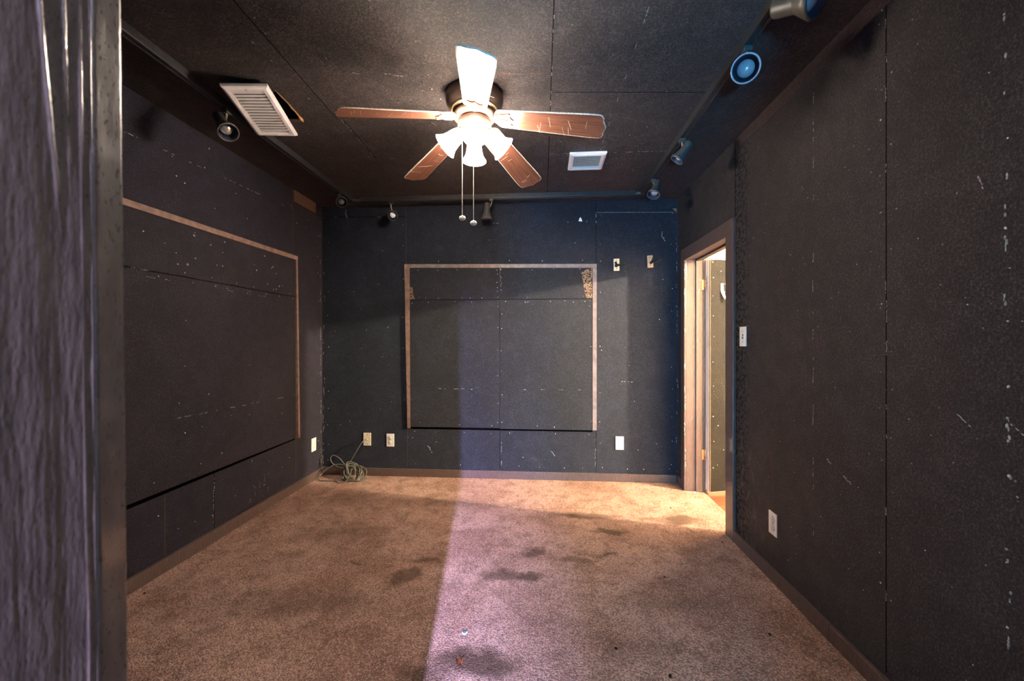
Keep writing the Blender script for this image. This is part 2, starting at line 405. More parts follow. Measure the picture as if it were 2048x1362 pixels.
dashes(b, (-1.962, Y, 2.34), (-1.975, Y, .1), N, M['chalk'], .5, .006, jit=.006)
dashes(b, (1.17, Y, 2.3), (1.175, Y, .1), N, M['chalk'], .35, .005, jit=.006)
dashes(b, (.48, Y, .42), (.48, Y, .09), N, M['chalk'], .5, .004)
dashes(b, (-1.185, Y, .42), (-1.185, Y, .09), N, M['chalk'], .4, .004)
dashes(b, (-.34, Y, .42), (-.34, Y, .09), N, M['greenchalk'], .35, .004)
dashes(b, (-1.04, Y, .3), (-.95, Y, .2), N, M['greenchalk'], .3, .01, jit=.03)
dashes(b, (.0, Y, .3), (.13, Y, .16), N, M['greenchalk'], .4, .006, jit=.05)
dashes(b, (.66, Y, .865), (.80, Y, .86), N, M['chalk'], .6, .005)
b.tube([(1.05, Y - .001, 2.16), (1.045, Y - .001, 2.12), (1.06, Y - .001, 2.095), (1.075, Y - .001, 2.075)], .0025, M['chalk'], 5)
b.tube([(-1.76, Y - .001, 2.41), (-1.765, Y - .001, 2.37), (-1.75, Y - .001, 2.335)], .003, M['chalk'], 5)
staples(b, 1, along((.52, Y, 2.3), (.52, Y, .12), .2, .2) + along((1.13, Y, 2.3), (1.13, Y, .12), .2, .2) + along((-1.93, Y, 2.3), (-1.93, Y, .12), .16, .2)
        + along((-1.235, Y, 2.25), (-1.22, Y, .5), .15, .25) + along((-1.1, Y, 1.93), (.4, Y, 1.92), .2, .2) + along((-1.1, Y, .40), (.4, Y, .40), .2, .3)
        + along((-1.1, Y, .11), (1.1, Y, .11), .17, .3) + [(R_(-1.9, 1.1), Y, R_(.15, 2.35)) for _ in range(22)] + [(R_(.5, 1.12), Y, z) for z in (2.1, 1.75, 1.4, 1.0, .7)], N)
staples(b, 1, [(R_(-1.7, -1.3), Y, R_(.6, 1.9)) for _ in range(14)], N, M['chalk'], .003)
b.poly([(1.135, Y, 2.355), (1.172, Y, 2.352), (1.172, Y, 2.318), (1.155, Y, 2.332)], N, .001, M['card'])
b.poly([(-1.165, Y, .425), (.455, Y, .424), (.455, Y, .45), (-1.165, Y, .45)], N, .0008, M['hole'])  # flat black strip paints the shade in the gap under the boards
b.build('wall_back', kind='structure')

# left wall
b = MB(); b.box((XL - .1, .10, 0), (XL, YB, ZC), M['wall']); N = (1, 0, 0); X = XL
for p0, p1, m in (((3.078, 2.43), (3.068, 1.90), 'brownseam'), ((3.114, .42), (3.114, .075), 'brownseam'), ((2.30, .42), (2.30, .075), 'seam'), ((1.978, .4), (1.978, .08), 'brownseam'), ((3.09, 2.345), (3.5, 2.345), 'seam')):
    b.strip((X, p0[0], p0[1]), (X, p1[0], p1[1]), .004, N, .0006, M[m])
b.box((X, 3.085, 2.345), (X + .002, 3.40, ZC), M['brownseam'])
dashes(b, (X, 1.2, 2.195), (X, 3.06, 2.275), N, M['chalk'], .35, .004)
dashes(b, (X, 2.30, .40), (X, 2.29, .1), N, M['greenchalk'], .45, .005)
for k in range(5): dashes(b, (X, 2.62 + k * .045, .40), (X, 2.60 + k * .045, .1), N, M['chalk'], .2, .002)
dashes(b, (X, 3.47, 2.3), (X, 3.49, .1), N, M['chalk'], .3, .005)
staples(b, 0, [(X, R_(1.5, 3.45), R_(2.0, 2.4)) for _ in range(16)] + [(X, R_(1.7, 3.1), R_(.12, .4)) for _ in range(10)] + along((X, 3.44, 2.2), (X, 3.44, .15), .2, .3), N, None, .0035)
b.poly([(X, .95, .398), (X, 3.10, .416), (X, 3.10, .44), (X, .95, .44)], N, .0008, M['hole'])  # tapered black strip, painted shade below the left boards; no recess modelled
b.build('wall_left', kind='structure')

# right wall around the door opening
b = MB(); wm = M['wallr']
b.box((XR, .10, 0), (XR + .125, DY0 - .02, ZC), wm); b.box((XR, DY1 + .02, 0), (XR + .125, YB + .1, ZC), wm); b.box((XR, DY0 - .02, DZ + .02), (XR + .125, DY1 + .02, ZC), wm)
N = (-1, 0, 0); X = XR
for y, z0, z1 in ((1.453, 0.08, 2.43), (2.514, 1.98, 2.42)): b.strip((X, y, z0), (X, y, z1), .004, N, .0006, M['seam'])
b.box((X - .002, .6, 2.37), (X, 2.5, ZC), M['stripwall'])
dashes(b, (X - .002, 1.15, 2.37), (X - .002, 2.3, 2.37), N, M['brownseam'], .9, .005, .05, .2)
dashes(b, (X, 1.819, 2.3), (X, 1.819, .3), N, M['chalk'], .42, .003)
dashes(b, (X, 1.453, 2.35), (X, 1.453, .3), N, M['chalk'], .22, .003)
dashes(b, (X, 1.103, 2.05), (X, 1.095, .4), N, M['greenchalk'], .38, .006, jit=.004)
dashes(b, (X, 1.15, 1.68), (X, 1.13, 1.62), N, M['chalk'], .6, .004, jit=.02)
dashes(b, (X, 1.22, 1.01), (X, 1.18, .98), N, M['greenchalk'], .8, .004, jit=.014)
dashes(b, (X, 1.1, 1.0), (X, 1.05, .96), N, M['greenchalk'], .8, .004, jit=.014)
dashes(b, (X, 1.74, .72), (X, 1.55, .64), N, M['chalk'], .55, .006, jit=.01)
b.strip((X, 2.144, .65), (X, 2.112, .45), .006, N, .0005, M['brownseam'])
b.strip((X, 2.06, 1.62), (X, 2.03, 1.44), .004, N, .0005, M['brownseam'])
staples(b, 0, along((X, 1.475, 2.3), (X, 1.475, .3), .16, .2) + along((X, 1.43, 2.3), (X, 1.43, .3), .2, .3) + [(X, R_(1.0, 2.4), R_(.15, 2.3)) for _ in range(110)], N, M['chalk'], .0022)
staples(b, 0, along((X, 1.1, 2.1), (X, 1.1, .5), .18, .2) + along((X, 1.475, 2.3), (X, 1.475, .3), .3, .2), N, M['staple'], .0035)
b.build('wall_right', kind='structure')

# front wall with the doorway the photo is taken through
b = MB()
b.box((XL - .1, .10, 0), (-.31, YF, ZC), M['wall']); b.box((.54, .10, 0), (XR + .1, YF, ZC), M['wall']); b.box((-.31, .10, 2.03), (.54, YF, ZC), M['wall'])
b.build('wall_front', kind='structure')

# baseboards
BH = .068
b = MB(); b.bbox((XL, .25, 0), (XL + .02, YB - .001, BH + .004), .003, M['trim']); b.build('baseboard_left', kind='structure')
b = MB(); b.bbox((XL + .0205, YB - .018, 0), (XR - .019, YB, BH), .003, M['trim']); b.build('baseboard_back', kind='structure')
b = MB(); b.bbox((XR - .018, .25, 0), (XR, 1.70, BH), .003, M['trim']); b.bbox((XR - .018, 1.701, 0), (XR, DY0 - .102, BH), .003, M['trim'])
b.bbox((XR - .018, DY1 + .077, 0), (XR, YB - .019, BH), .003, M['trim']); b.build('baseboard_right', kind='structure')

# doorway in the right wall (door_1)
d1 = struct('door_1', (XR, (DY0 + DY1) / 2, 0))
b = MB()
b.bbox((XR - .02, DY0 - .10, 0), (XR, DY0, DZ + .005), .004, M['trim'])
b.bbox((XR - .02, DY1, 0), (XR, DY1 + .075, DZ + .005), .004, M['trim'])
b.bbox((XR - .021, DY0 - .10, DZ - .006), (XR, DY1 + .075, DZ + .092), .004, M['trim'])
dashes(b, (XR - .012, DY1 - .0004, 1.8), (XR - .012, DY1 - .0004, .2), (0, -1, 0), M['chalk'], .5, .007, .01, .12, .003)
b.bbox((1.3205, DY1 + .012, 0), (1.362, DY1 + .09, DZ + .06), .003, M['trim'])
b.build('casing', d1)
b = MB()
b.box((XR, DY0 - .02, 0), (1.312, DY0, DZ), M['trim']); b.box((XR, DY1, 0), (1.312, DY1 + .02, DZ), M['trim']); b.box((XR, DY0 - .02, DZ), (1.312, DY1 + .02, DZ + .02), M['trim'])
for y0, y1 in ((DY0, DY0 + .012), (DY1 - .012, DY1)): b.bbox((1.256, y0, 0), (1.298, y1, DZ), .002, M['trim'])
b.bbox((1.256, DY0, DZ - .012), (1.298, DY1, DZ), .002, M['trim'])
dashes(b, (1.28, DY1 - .0122, 1.86), (1.28, DY1 - .0122, 1.55), (0, -1, 0), M['paper'], .5, .006, .005, .04, .012)
dashes(b, (1.22, DY1 - .0002, 1.8), (1.22, DY1 - .0002, .1), (0, -1, 0), M['chalk'], .15, .003, .004, .03, .03)
b.build('jamb', d1)
# open door leaf, hinged on the far jamb and swung into the hall
A_ = math.radians(15); DM = Matrix.Translation((1.350, 3.272, 0)) @ Matrix.Rotation(A_, 4, 'Z')
b = MB(); b.bbox((0, .013, .014), (.70, .056, 1.872), .002, M['doorwhite'], DM)
dashes(b, DM @ Vector((-.0002, .035, 1.83)), DM @ Vector((-.0002, .035, 1.55)), DM.to_3x3() @ Vector((-1, 0, 0)), M['doorwood'], .4, .01, .004, .02, .014)
leaf = b.build('door_leaf', d1)
b = MB(); b.box((.004, .001, .014), (.70, .0125, 1.866), M['doorfelt'], DM)
b.box((.0015, .0, .014), (.004, .0128, 1.866), M['doorwood'], DM)
staples(b, 0, [DM @ Vector((.03, .001, z)) for z in (1.84, 1.72, 1.58, 1.42, 1.25, 1.05, .85, .62, .42, .2)] + [DM @ Vector((R_(.05, .5), .001, R_(.1, 1.8))) for _ in range(30)], DM.to_3x3() @ Vector((0, -1, 0)), None, .0035)
lin = b.build('door_lining', leaf); lin['label'] = 'black fibre board lining on the door face'
for z in (.30, 1.67):
    b = MB(); b.box((1.300, DY1 - .012, z - .04), (1.318, DY1 - .0105, z + .04), M['hinge']); b.lathe([(0, -.042), (.006, -.042), (.006, .042), (0, .042)], M['hinge'], Matrix.Translation((1.323, DY1 - .014, z)), 12)
    b.tube([(1.323, DY1 - .014, z - .02), (1.334, DY1 - .016, z - .02)], .004, M['hinge'], 6)
    b.build('hinge', leaf)

# near doorway (door_2): painted jamb with sagging runs of paint, and casing on the room side
d2 = struct('door_2', (0, .16, 0))
def lean(x, z): return x - (z - 1.22) * .0115
RUNS = [(-.029, .0009, .0012, 0, 1.27, 1.9, .077), (-.0262, .0007, .0008, .7, 1.37, 1.45, .05), (-.0165, .0008, .0010, 1.3, 1.30, 1.9, .03), (-.0085, .0006, .0006, 2.2, 1.2, 1.9, .01), (-.0072, .0005, .0006, 2.9, .9, 1.25, 0), (-.0022, .0006, .0006, 4.0, .6, 1.9, 0)]
def jamb_h(v, z):
    h = 0.0004 * noise.noise(Vector((v * 80, z * 4, 1.7))) + .00016 * noise.noise(Vector((v * 420, z * 60, 5.1))) + .00010 * noise.noise(Vector((v * 1300, z * 300, 9)))
    for c, w, a, ph, z0, z1, sl in RUNS:
        wob = .0005 * math.sin(z * 17 + ph) + .0007 * noise.noise(Vector((ph, z * 11, 2))) + sl * (1.42 - max(1.25, z))
        k = max(0, min(1, (z - z0) / .08)) * max(0, min(1, (z1 - z) / .1))
        k *= .55 + .6 * max(0, noise.noise(Vector((ph * 3, z * 23, 8))) + .45)
        h += a * k * math.exp(-((v - c - wob) / w) ** 2)
    # the outer arris is rounded off
    h -= .004 * max(0, (v + .0022) / .0022) ** 2 if v > -.0022 else 0
    return h
b = MB(); vs = []; fs = []
nz = 620; ys = [-.142 + i * .006 for i in range(14)] + [-.058 + i * .0006 for i in range(97)]
ys = [y for y in ys if y <= 0] 
zs = [0, .4, .7, .85] + [.92 + i * .00105 for i in range(nz)] + [1.65, 1.8, 2.03]
for z in zs:
    for v in ys: vs.append(Vector((lean(-.2668 - .06 * max(v, -.06) + jamb_h(v, z), z), .2225 + v, z)))
W = len(ys); k0 = len(vs)
for z in zs: vs.append(Vector((lean(-.305, z), .2225 - .142, z)))
k1 = len(vs)
for z in zs: vs.append(Vector((lean(-.305, z), .2225, z)))
for i in range(len(zs) - 1):
    for j in range(W - 1): fs.append((i * W + j, i * W + j + 1, (i + 1) * W + j + 1, (i + 1) * W + j))
    fs.append((k0 + i, i * W, (i + 1) * W, k0 + i + 1)); fs.append((i * W + W - 1, k1 + i, k1 + i + 1, (i + 1) * W + W - 1))
    fs.append((k1 + i, k0 + i, k0 + i + 1, k1 + i + 1))
b.faces(vs, fs, M['jamb'], True)
b.box((-.27, .08, 2.0), (.52, .2225, 2.03), M['jamb']); b.box((.505, .08, 0), (.54, .2225, 2.03), M['jamb'])
b.build('jamb', d2)
b = MB(); vs = []; fs = []
prof = [(-.36, .2236), (-.2745, .2236)] + [(-.2745 + .0034 * math.sin(a) , .2270 - .0034 * math.cos(a)) for a in [PI / 2 * i / 6 for i in range(7)]] + [(-.2718, .2285), (-.2720, .2415), (-.2728, .2434), (-.275, .2440), (-.36, .2440)]
zz = [0, .5, .8] + [.92 + i * .002 for i in range(320)] + [1.7, 2.06]
for z in zz:
    for x, y in prof:
        e = 0
        if x > -.2745: e = .00015 * noise.noise(Vector((y * 300, z * 60, 3))) + (.0005 * max(0, noise.noise(Vector((4, z * 70, 1)))) if .226 < y < .2287 else 0)
        if y > .241 and x > -.274: e += .00018 * noise.noise(Vector((7, z * 90, 1)))
        vs.append(Vector((lean(x + e, z), y, z)))
W = len(prof)
for i in range(len(zz) - 1):
    for j in range(W): fs.append((i * W + j, i * W + (j + 1) % W, (i + 1) * W + (j + 1) % W, (i + 1) * W + j))
fs += [list(range(W)), list(range((len(zz) - 1) * W, len(zz) * W))]
b.faces(vs, fs, M['jamb'], True)
b.bbox((-.36, .2236, 2.03), (.61, .244, 2.12), .003, M['jamb']); b.bbox((.51, .2236, 0), (.60, .244, 2.03), .003, M['jamb'])
b.build('casing', d2)

# hall beyond door_1
b = MB(); b.box((1.312, .9, -.06), (4.6, 4.2, -.008), M['planks']); b.build('floor_hall', kind='structure')
b = MB(); b.box((1.31, .9, ZC), (4.7, 4.3, ZC + .08), M['hallwall']); b.build('ceiling_hall', kind='structure')
b = MB(); b.box((1.31, 4.2, -.008), (4.7, 4.3, ZC), M['hallwall']); b.build('wall_hall_back', kind='structure')
b = MB(); b.box((4.6, .9, -.008), (4.7, 4.2, ZC), M['hallwall']); b.build('wall_hall_right', kind='structure')
b = MB(); b.box((1.31, .8, -.008), (4.7, .9, ZC), M['hallwall']); b.build('wall_hall_front', kind='structure')
b = MB(); b.box((1.3101, .9, 0), (1.32, DY0 - .03, ZC), M['hallwall']); b.box((1.3101, DY1 + .03, 0), (1.32, 4.2, ZC), M['hallwall']); b.box((1.3101, DY0 - .03, DZ + .03), (1.32, DY1 + .03, ZC), M['hallwall'])
b.build('wall_hall_left', kind='structure')

# entry room behind the near doorway; its back wall opening is shaped to trim the daylight
b = MB(); b.box((-1.6, -2.7, -.05), (2.2, .10, -.004), M['entry']); b.build('floor_entry', kind='structure')
b = MB(); b.box((-1.6, -2.7, ZC), (2.2, .10, ZC + .08), M['entry']); b.build('ceiling_entry', kind='structure')
WX0, WX1, WZ0, WZ1 = -.30, .142, 1.15, 1.80
b = MB()  # unseen wall added as a mask for the daylight band
b.box((-1.6, -2.66, 0), (WX0, -2.60, ZC), M['entry']); b.box((WX1, -2.66, 0), (2.2, -2.60, ZC), M['entry'])
b.box((WX0, -2.66, 0), (WX1, -2.60, WZ0), M['entry']); b.box((WX0, -2.66, WZ1), (WX1, -2.60, ZC), M['entry'])
b.build('wall_entry_light_mask', kind='structure')
b = MB(); b.box((-1.7, -2.7, 0), (-1.6, .10, ZC), M['entry']); b.build('wall_entry_left', kind='structure')
b = MB(); b.box((2.2, -2.7, 0), (2.3, .10, ZC), M['entry']); b.build('wall_entry_right', kind='structure')

# ------------------------------------------------------------------ covered windows
def cover_board(parent, lo, hi, nrm, stap, m=None, extra=None):
    b = MB(); b.bbox(lo, hi, .0015, m or M['board'])
    if stap: staples(b, 0, stap, nrm)
    if extra: extra(b)
    return b.build('board', parent)
N = (0, -1, 0); yb = YB - .013
wb = thing('window_cover', 'black board covering framed by tan strips on the back wall facing the camera', 'wall panel', (-.36, YB, .44))
def ex_ul(b):
    b.poly([(-1.166, yb, 1.70), (-1.140, yb, 1.70), (-1.132, yb, 1.63), (-1.118, yb, 1.588), (-1.166, yb, 1.588)], N, .0012, M['torn'])
def ex_ur(b):
    b.poly([(.452, yb, 1.85), (.43, yb, 1.84), (.40, yb, 1.835), (.375, yb, 1.82), (.358, yb, 1.81), (.365, yb, 1.77), (.376, yb, 1.72), (.384, yb, 1.66), (.395, yb, 1.61), (.405, yb, 1.588), (.452, yb, 1.588)], N, .0012, M['torn'])
    dashes(b, (-.350, yb, 1.85), (-.345, yb, 1.62), N, M['chalk'], .6, .004, .005, .03, .004)
cover_board(wb, (-1.166, yb, 1.584), (-.357, YB, 1.872), N, along((-1.1, yb, 1.60), (-.4, yb, 1.60), .1, .1) + along((-1.08, yb, 1.85), (-.4, yb, 1.85), .16) + along((-.375, yb, 1.84), (-.375, yb, 1.62), .035, .2), M['boardb'], ex_ul)
cover_board(wb, (-.354, yb, 1.584), (.455, YB, 1.866), N, along((-.2, yb, 1.60), (.36, yb, 1.60), .5) + along((-.3, yb, 1.845), (.35, yb, 1.845), .17) + along((-.34, yb, 1.84), (-.34, yb, 1.6), .05, .3), M['boardb'], ex_ur)
def ex_ll(b):
    dashes(b, (-1.0, yb - .001, .79), (-.5, yb - .001, .79), N, M['chalk'], .35, .005)
def ex_lr(b):
    dashes(b, (-.3, yb - .001, .79), (.42, yb - .001, .79), N, M['greenchalk'], .2, .004)
    dashes(b, (-.33, yb - .001, 1.555), (.4, yb - .001, 1.57), N, M['chalk'], .25, .005)
yl = yb - .001
cover_board(wb, (-1.160, yl, .446), (-.3575, YB, 1.580), N, along((-.372, yl, 1.5), (-.372, yl, .5), .2, .2) + along((-1.13, yl, .49), (-.45, yl, .47), .25, .2) + [(-1.14, yl, 1.55), (-1.14, yl, 1.1), (-1.0, yl, 1.565), (-.75, yl, 1.565), (-.6, yl, 1.565)], M['boardb'], ex_ll)
cover_board(wb, (-.3545, yl, .440), (.455, YB, 1.580), N, along((-.335, yl, 1.5), (-.335, yl, .5), .17, .1) + along((.435, yl, 1.5), (.435, yl, .5), .16, .2) + along((-.25, yl, .47), (.4, yl, .465), .2, .2) + along((-.3, yl, 1.56), (.4, yl, 1.56), .13, .1), M['boardb'], ex_lr)
def bar(parent, quad, y0, y1, m):
    b = MB(); b.poly([(x, y1, z) for x, z in quad], (0, -1, 0), y1 - y0, m); return b.build('trim_strip', parent)
ys_ = YB - .016
bar(wb, [(-1.214, 1.905), (-1.214, 1.868), (-1.168, 1.866), (-1.168, 1.8655), (.4565, 1.845), (.49, 1.845), (.49, 1.884)][:1] + [(-1.214, 1.872), (.49, 1.851), (.49, 1.884)], ys_, YB, M['tanlight'])
bar(wb, [(-1.214, 1.8715), (-1.167, 1.871), (-1.161, .436), (-1.186, .436)], ys_, YB, M['tan'])
bar(wb, [(.456, 1.850), (.49, 1.850), (.49, .440), (.456, .440)], ys_, YB, M['tanlight'])

N = (1, 0, 0); xl = XL + .028
wl = thing('window_cover', 'wide black board covering under a tan strip on the left wall', 'wall panel', (XL, 2.1, .43))
def ex_lu(b):
    dashes(b, (xl, 1.2, 1.575), (xl, 3.06, 1.562), N, M['chalk'], .2, .004)
    staples(b, 0, [(xl, R_(2.0, 2.9), R_(1.6, 1.84)) for _ in range(16)], N, M['chalk'], .006)
cover_board(wl, (XL, .95, 1.572), (xl, 3.068, 1.864), N, along((xl, 1.5, 1.60), (xl, 3.0, 1.59), .17, .1) + [(xl, R_(1.7, 3), R_(1.6, 1.84)) for _ in range(8)], None, ex_lu)
def ex_lo(b):
    dashes(b, (xl + .001, 1.9, .80), (xl + .001, 3.06, .785), N, M['chalk'], .5, .004)
    dashes(b, (xl + .001, 1.3, 1.54), (xl + .001, 3.06, 1.53), N, M['chalk'], .35, .004, jit=.004)
cover_board(wl, (XL, .95, .437), (xl + .001, 3.068, 1.568), N, along((xl + .001, 1.5, 1.55), (xl + .001, 3.0, 1.55), .15, .15) + [(xl + .001, R_(1.7, 3), R_(.5, 1.5)) for _ in range(14)], None, ex_lo)
b = MB(); b.poly([(XL, .9, 1.885), (XL, 3.09, 1.900), (XL, 3.09, 1.868), (XL, .9, 1.853)], N, .033, M['tan']); b.build('trim_strip', wl)
b = MB(); b.poly([(XL, 3.069, 1.8675), (XL, 3.090, 1.8675), (XL, 3.122, .43), (XL, 3.100, .43)], N, .032, M['tan']); b.build('trim_strip', wl)

# ------------------------------------------------------------------ outlets, switch
def plate_frame(p, nrm):
    """matrix: local x = across, y = up, z = out of wall"""
    n = Vector(nrm); up = Vector((0, 0, 1)); a = up.cross(n)
    return Matrix(((a.x, up.x, n.x, p[0]), (a.y, up.y, n.y, p[1]), (a.z, up.z, n.z, p[2]), (0, 0, 0, 1)))
def outlet(p, nrm, label, dark=True):
    t = thing('electrical_outlet', label, 'outlet', p, 'duplex outlets on the walls'); F = plate_frame(p, nrm)
    b = MB(); b.bbox((-.035, -.0575, 0), (.035, .0575, .006), .002, M['white'], F); b.build('face_plate', t)
    for s in (-1, 1):
        b = MB()
        b.lathe([(.0165, .0055), (.0165, .0085), (.0155, .0092), (0, .0092)], M['white'], F @ Matrix.Translation((0, s * .0195, 0)), 24)
        if dark: b.lathe([(.0178, .0058), (.0178, .0064), (.0165, .0064)], M['slot'], F @ Matrix.Translation((0, s * .0195, 0)), 24)
        rc = b.build('receptacle', t)
        b = MB()
        for x, h in ((-.0062, .0042), (.0062, .0036)): b.box((x - .0011, s * .0195 + .0025 - h, .009), (x + .0011, s * .0195 + .0025 + h, .0097), M['slot'], F)
        b.lathe([(.0024, .009), (.0024, .0097), (0, .0097)], M['slot'], F @ Matrix.Translation((0, s * .0195 - .0085, 0)), 10)
        b.build('slot', rc)
    b = MB(); b.lathe([(.0032, .0058), (.003, .0072), (0, .0076)], M['screw'], F, 12); b.build('screw', t)
outlet((-1.347, YB, .321), (0, -1, 0), 'white duplex outlet on the back wall beside the cable plate')
outlet((.688, YB, .331), (0, -1, 0), 'white duplex outlet on the back wall nearest the open door', False)
outlet((XL, 3.366, .306), (1, 0, 0), 'white duplex outlet on the left wall near the corner', False)
outlet((XR, 2.113, .289), (-1, 0, 0), 'white duplex outlet low on the right wall below the light switch')

p = (-1.561, YB, .326); F = plate_frame(p, (0, -1, 0))
t = thing('cable_plate', 'ivory cable wall plate with a grey cable coming out, on back wall', 'wall plate', p)
b = MB(); b.bbox((-.035, -.0575, 0), (.035, .0575, .006), .002, M['ivory'], F); b.build('face_plate', t)
for s in (-1, 1):
    b = MB(); b.lathe([(.004, .0058), (.0037, .0074), (0, .0078)], M['slot'], F @ Matrix.Translation((0, s * .041, 0)), 12); b.build('screw', t)
b = MB(); b.lathe([(.007, .0055), (.007, .011), (.0045, .012), (.0045, .018), (0, .018)], M['screw'], F, 12); b.build('cable_connector', t)

p = (XR, 2.412, 1.243); F = plate_frame(p, (-1, 0, 0))
t = thing('light_switch', 'white toggle light switch on the right wall beside the door casing', 'light switch', p)
b = MB(); b.bbox((-.036, -.0575, 0), (.036, .0575, .006), .002, M['white'], F); b.build('face_plate', t)
b = MB(); b.box((-.006, -.0135, .0055), (.006, .0135, .0066), M['slot'], F); b.bbox((-.0045, -.002, .006), (.0045, .011, .018), .001, M['white'], F @ Matrix.Rotation(.35, 4, 'X')); b.build('toggle', t)
for s in (-1, 1):
    b = MB(); b.lathe([(.0035, .0058), (.0032, .0072), (0, .0075)], M['screw'], F @ Matrix.Translation((0, s * .03, 0)), 12); b.build('screw', t)

# ------------------------------------------------------------------ cable coil
def smooth_path(P, n=10):
    P = [Vector(p) for p in P]; out = []
    for i in range(len(P) - 1):
        a, b_, c, d = P[max(0, i - 1)], P[i], P[i + 1], P[min(len(P) - 1, i + 2)]
        for k in range(n):
            t = k / n
            out.append(.5 * ((2 * b_) + (c - a) * t + (2 * a - 5 * b_ + 4 * c - d) * t * t + (3 * b_ - a - 3 * c + d) * t ** 3))
    return out + [P[-1]]
cr = .0046
pts = [(-1.561, YB - .018, .326), (-1.575, YB - .045, .322), (-1.60, YB - .06, .29), (-1.66, YB - .06, .19), (-1.70, YB - .065, .12), (-1.715, YB - .08, .07)]
c0 = Vector((-1.655, YB - .125, .075))
rnd = random.Random(3)
for k in range(11):                                   # tight bundle
    ph0 = rnd.uniform(-.5, .5); rr = .075 + rnd.uniform(-.035, .03); tz = .045 + rnd.uniform(-.025, .02)
    tilt = -.5 + rnd.uniform(-.5, .5); cx = c0.x + rnd.uniform(-.03, .045); cy = c0.y + rnd.uniform(-.015, .02)
    for i in range(8):
        a = PI * .6 + ph0 + 2 * PI * i / 8
        pts.append((cx + rr * math.cos(a), cy + .055 * math.sin(a) + tilt * .03 * math.cos(a), max(.006, .060 + tz * math.sin(a) + rr * math.cos(a) * tilt * .8 - .01 * k / 7)))
pts += [(-1.73, YB - .085, .12), (-1.775, YB - .08, .165), (-1.835, YB - .075, .195), (-1.865, YB - .075, .175), (-1.855, YB - .08, .135), (-1.81, YB - .085, .105), (-1.755, YB - .10, .09),
        (-1.72, YB - .12, .085), (-1.70, YB - .14, .05), (-1.72, YB - .17, .02), (-1.75, YB - .19, .007), (-1.71, YB - .225, .006), (-1.66, YB - .205, .012), (-1.66, YB - .16, .05), (-1.69, YB - .12, .10),
        (-1.76, YB - .09, .118), (-1.83, YB - .085, .11), (-1.895, YB - .10, .075), (-1.93, YB - .13, .03), (-1.915, YB - .175, .008), (-1.85, YB - .185, .006), (-1.78, YB - .175, .006),
        (-1.71, YB - .15, .02), (-1.65, YB - .16, .012), (-1.60, YB - .165, .008), (-1.582, YB - .16, .010)]
b = MB(); b.tube(smooth_path(pts), cr, M['cable'], 8)
cb = b.build('cable'); tag(cb, 'grey coaxial cable coiled on the carpet in the far left corner', 'cable')
e0 = Vector(pts[-1]); e1 = e0 + Vector((.022, .001, .003))
b = MB(); b.tube([e0, e1], .0062, M['screw'], 8); b.build('cable_plug', cb)

# ------------------------------------------------------------------ wall hangers
def hanger(p, label, m, rot, flip):
    t = thing('wall_hanger', label, 'hook', p, 'hangers on the back wall'); F = plate_frame(p, (0, -1, 0)) @ Matrix.Rotation(rot, 4, 'Z')
    b = MB(); b.bbox((-.024, -.052, 0), (.024, .052, .016), .002, m, F); bl = b.build('mounting_block', t)
    for s in (-1, 1):
        b = MB(); b.lathe([(.004, .0158), (.0038, .0172), (0, .0176)], M['slot'], F @ Matrix.Translation((0, s * .034, 0)), 10); b.build('screw', bl)
    b = MB()
    if flip:
        b.tube([F @ Vector(v) for v in smooth_path([(.004, -.012, .014), (.006, -.012, .04), (.03, -.012, .06), (.055, -.006, .065), (.075, .004, .07)], 5)], .0075, M['hookblack'], 8)
        b.tube([F @ Vector(v) for v in smooth_path([(.006, -.010, .035), (.012, .012, .05), (.020, .030, .055)], 5)], .008, M['hookblack'], 8)
        b.ball(F @ Vector((.004, -.012, .022)), .013, M['hookblack'], 12)
    else:
        b.tube([F @ Vector(v) for v in smooth_path([(-.004, -.008, .014), (.0, -.008, .045), (.02, -.014, .07), (.05, -.008, .085), (.062, .010, .09)], 5)], .0095, M['hookblack'], 8)
        b.tube([F @ Vector(v) for v in smooth_path([(-.004, -.006, .035), (-.012, .008, .05), (-.016, .016, .055)], 5)], .009, M['hookblack'], 8)
        b.ball(F @ Vector((-.004, -.010, .024)), .015, M['hookblack'], 12)
    b.build('hook', t)
hanger((.660, YB, 1.875), 'black forked hook on a pale wooden block, nearer the framed board', M['hookwood'], .02, False)
hanger((.945, YB, 1.899), 'black hook on a tan wooden block, nearer the door', M['hooktan'], .05, True)

# torn paper bit on back wall
b = MB(); P = [Vector((.335, YB - .001, 2.262)), Vector((.368, YB - .001, 2.258)), Vector((.362, YB - .012, 2.275)), Vector((.350, YB - .016, 2.292)), Vector((.342, YB - .004, 2.285))]
b.poly(P, (0, -1, 0), .001, M['paper']); tag(b.build('paper_scrap'), 'small torn pale paper scrap stuck high on the back wall', 'paper')

# curled paper strip on the door
cvs = []
for i in range(11):
    u = i / 10; x = .095 + .045 * max(0, u - .45) ** 1.3 * 1.6; out = .0012 + .045 * max(0, u - .3) ** 1.6; z = 1.675 - .145 * u
    cvs.append((x, -out, z))
vs = []; fs = []
for x, y, z in cvs: vs += [DM @ Vector((x, y, z)), DM @ Vector((x + .024, y, z + .004)), DM @ Vector((x, y - .0008, z)), DM @ Vector((x + .024, y - .0008, z + .004))]
for i in range(10):
    a, c = 4 * i, 4 * i + 4
    fs += [(a, a + 1, c + 1, c), (a + 2, c + 2, c + 3, a + 3), (a, c, c + 2, a + 2), (a + 1, a + 3, c + 3, c + 1)]
fs += [(0, 2, 3, 1), (40, 41, 43, 42)]
b = MB(); b.faces(vs, fs, M['paper'], True); tag(b.build('paper_strip'), 'curled white paper strip hanging on the open black door', 'paper')

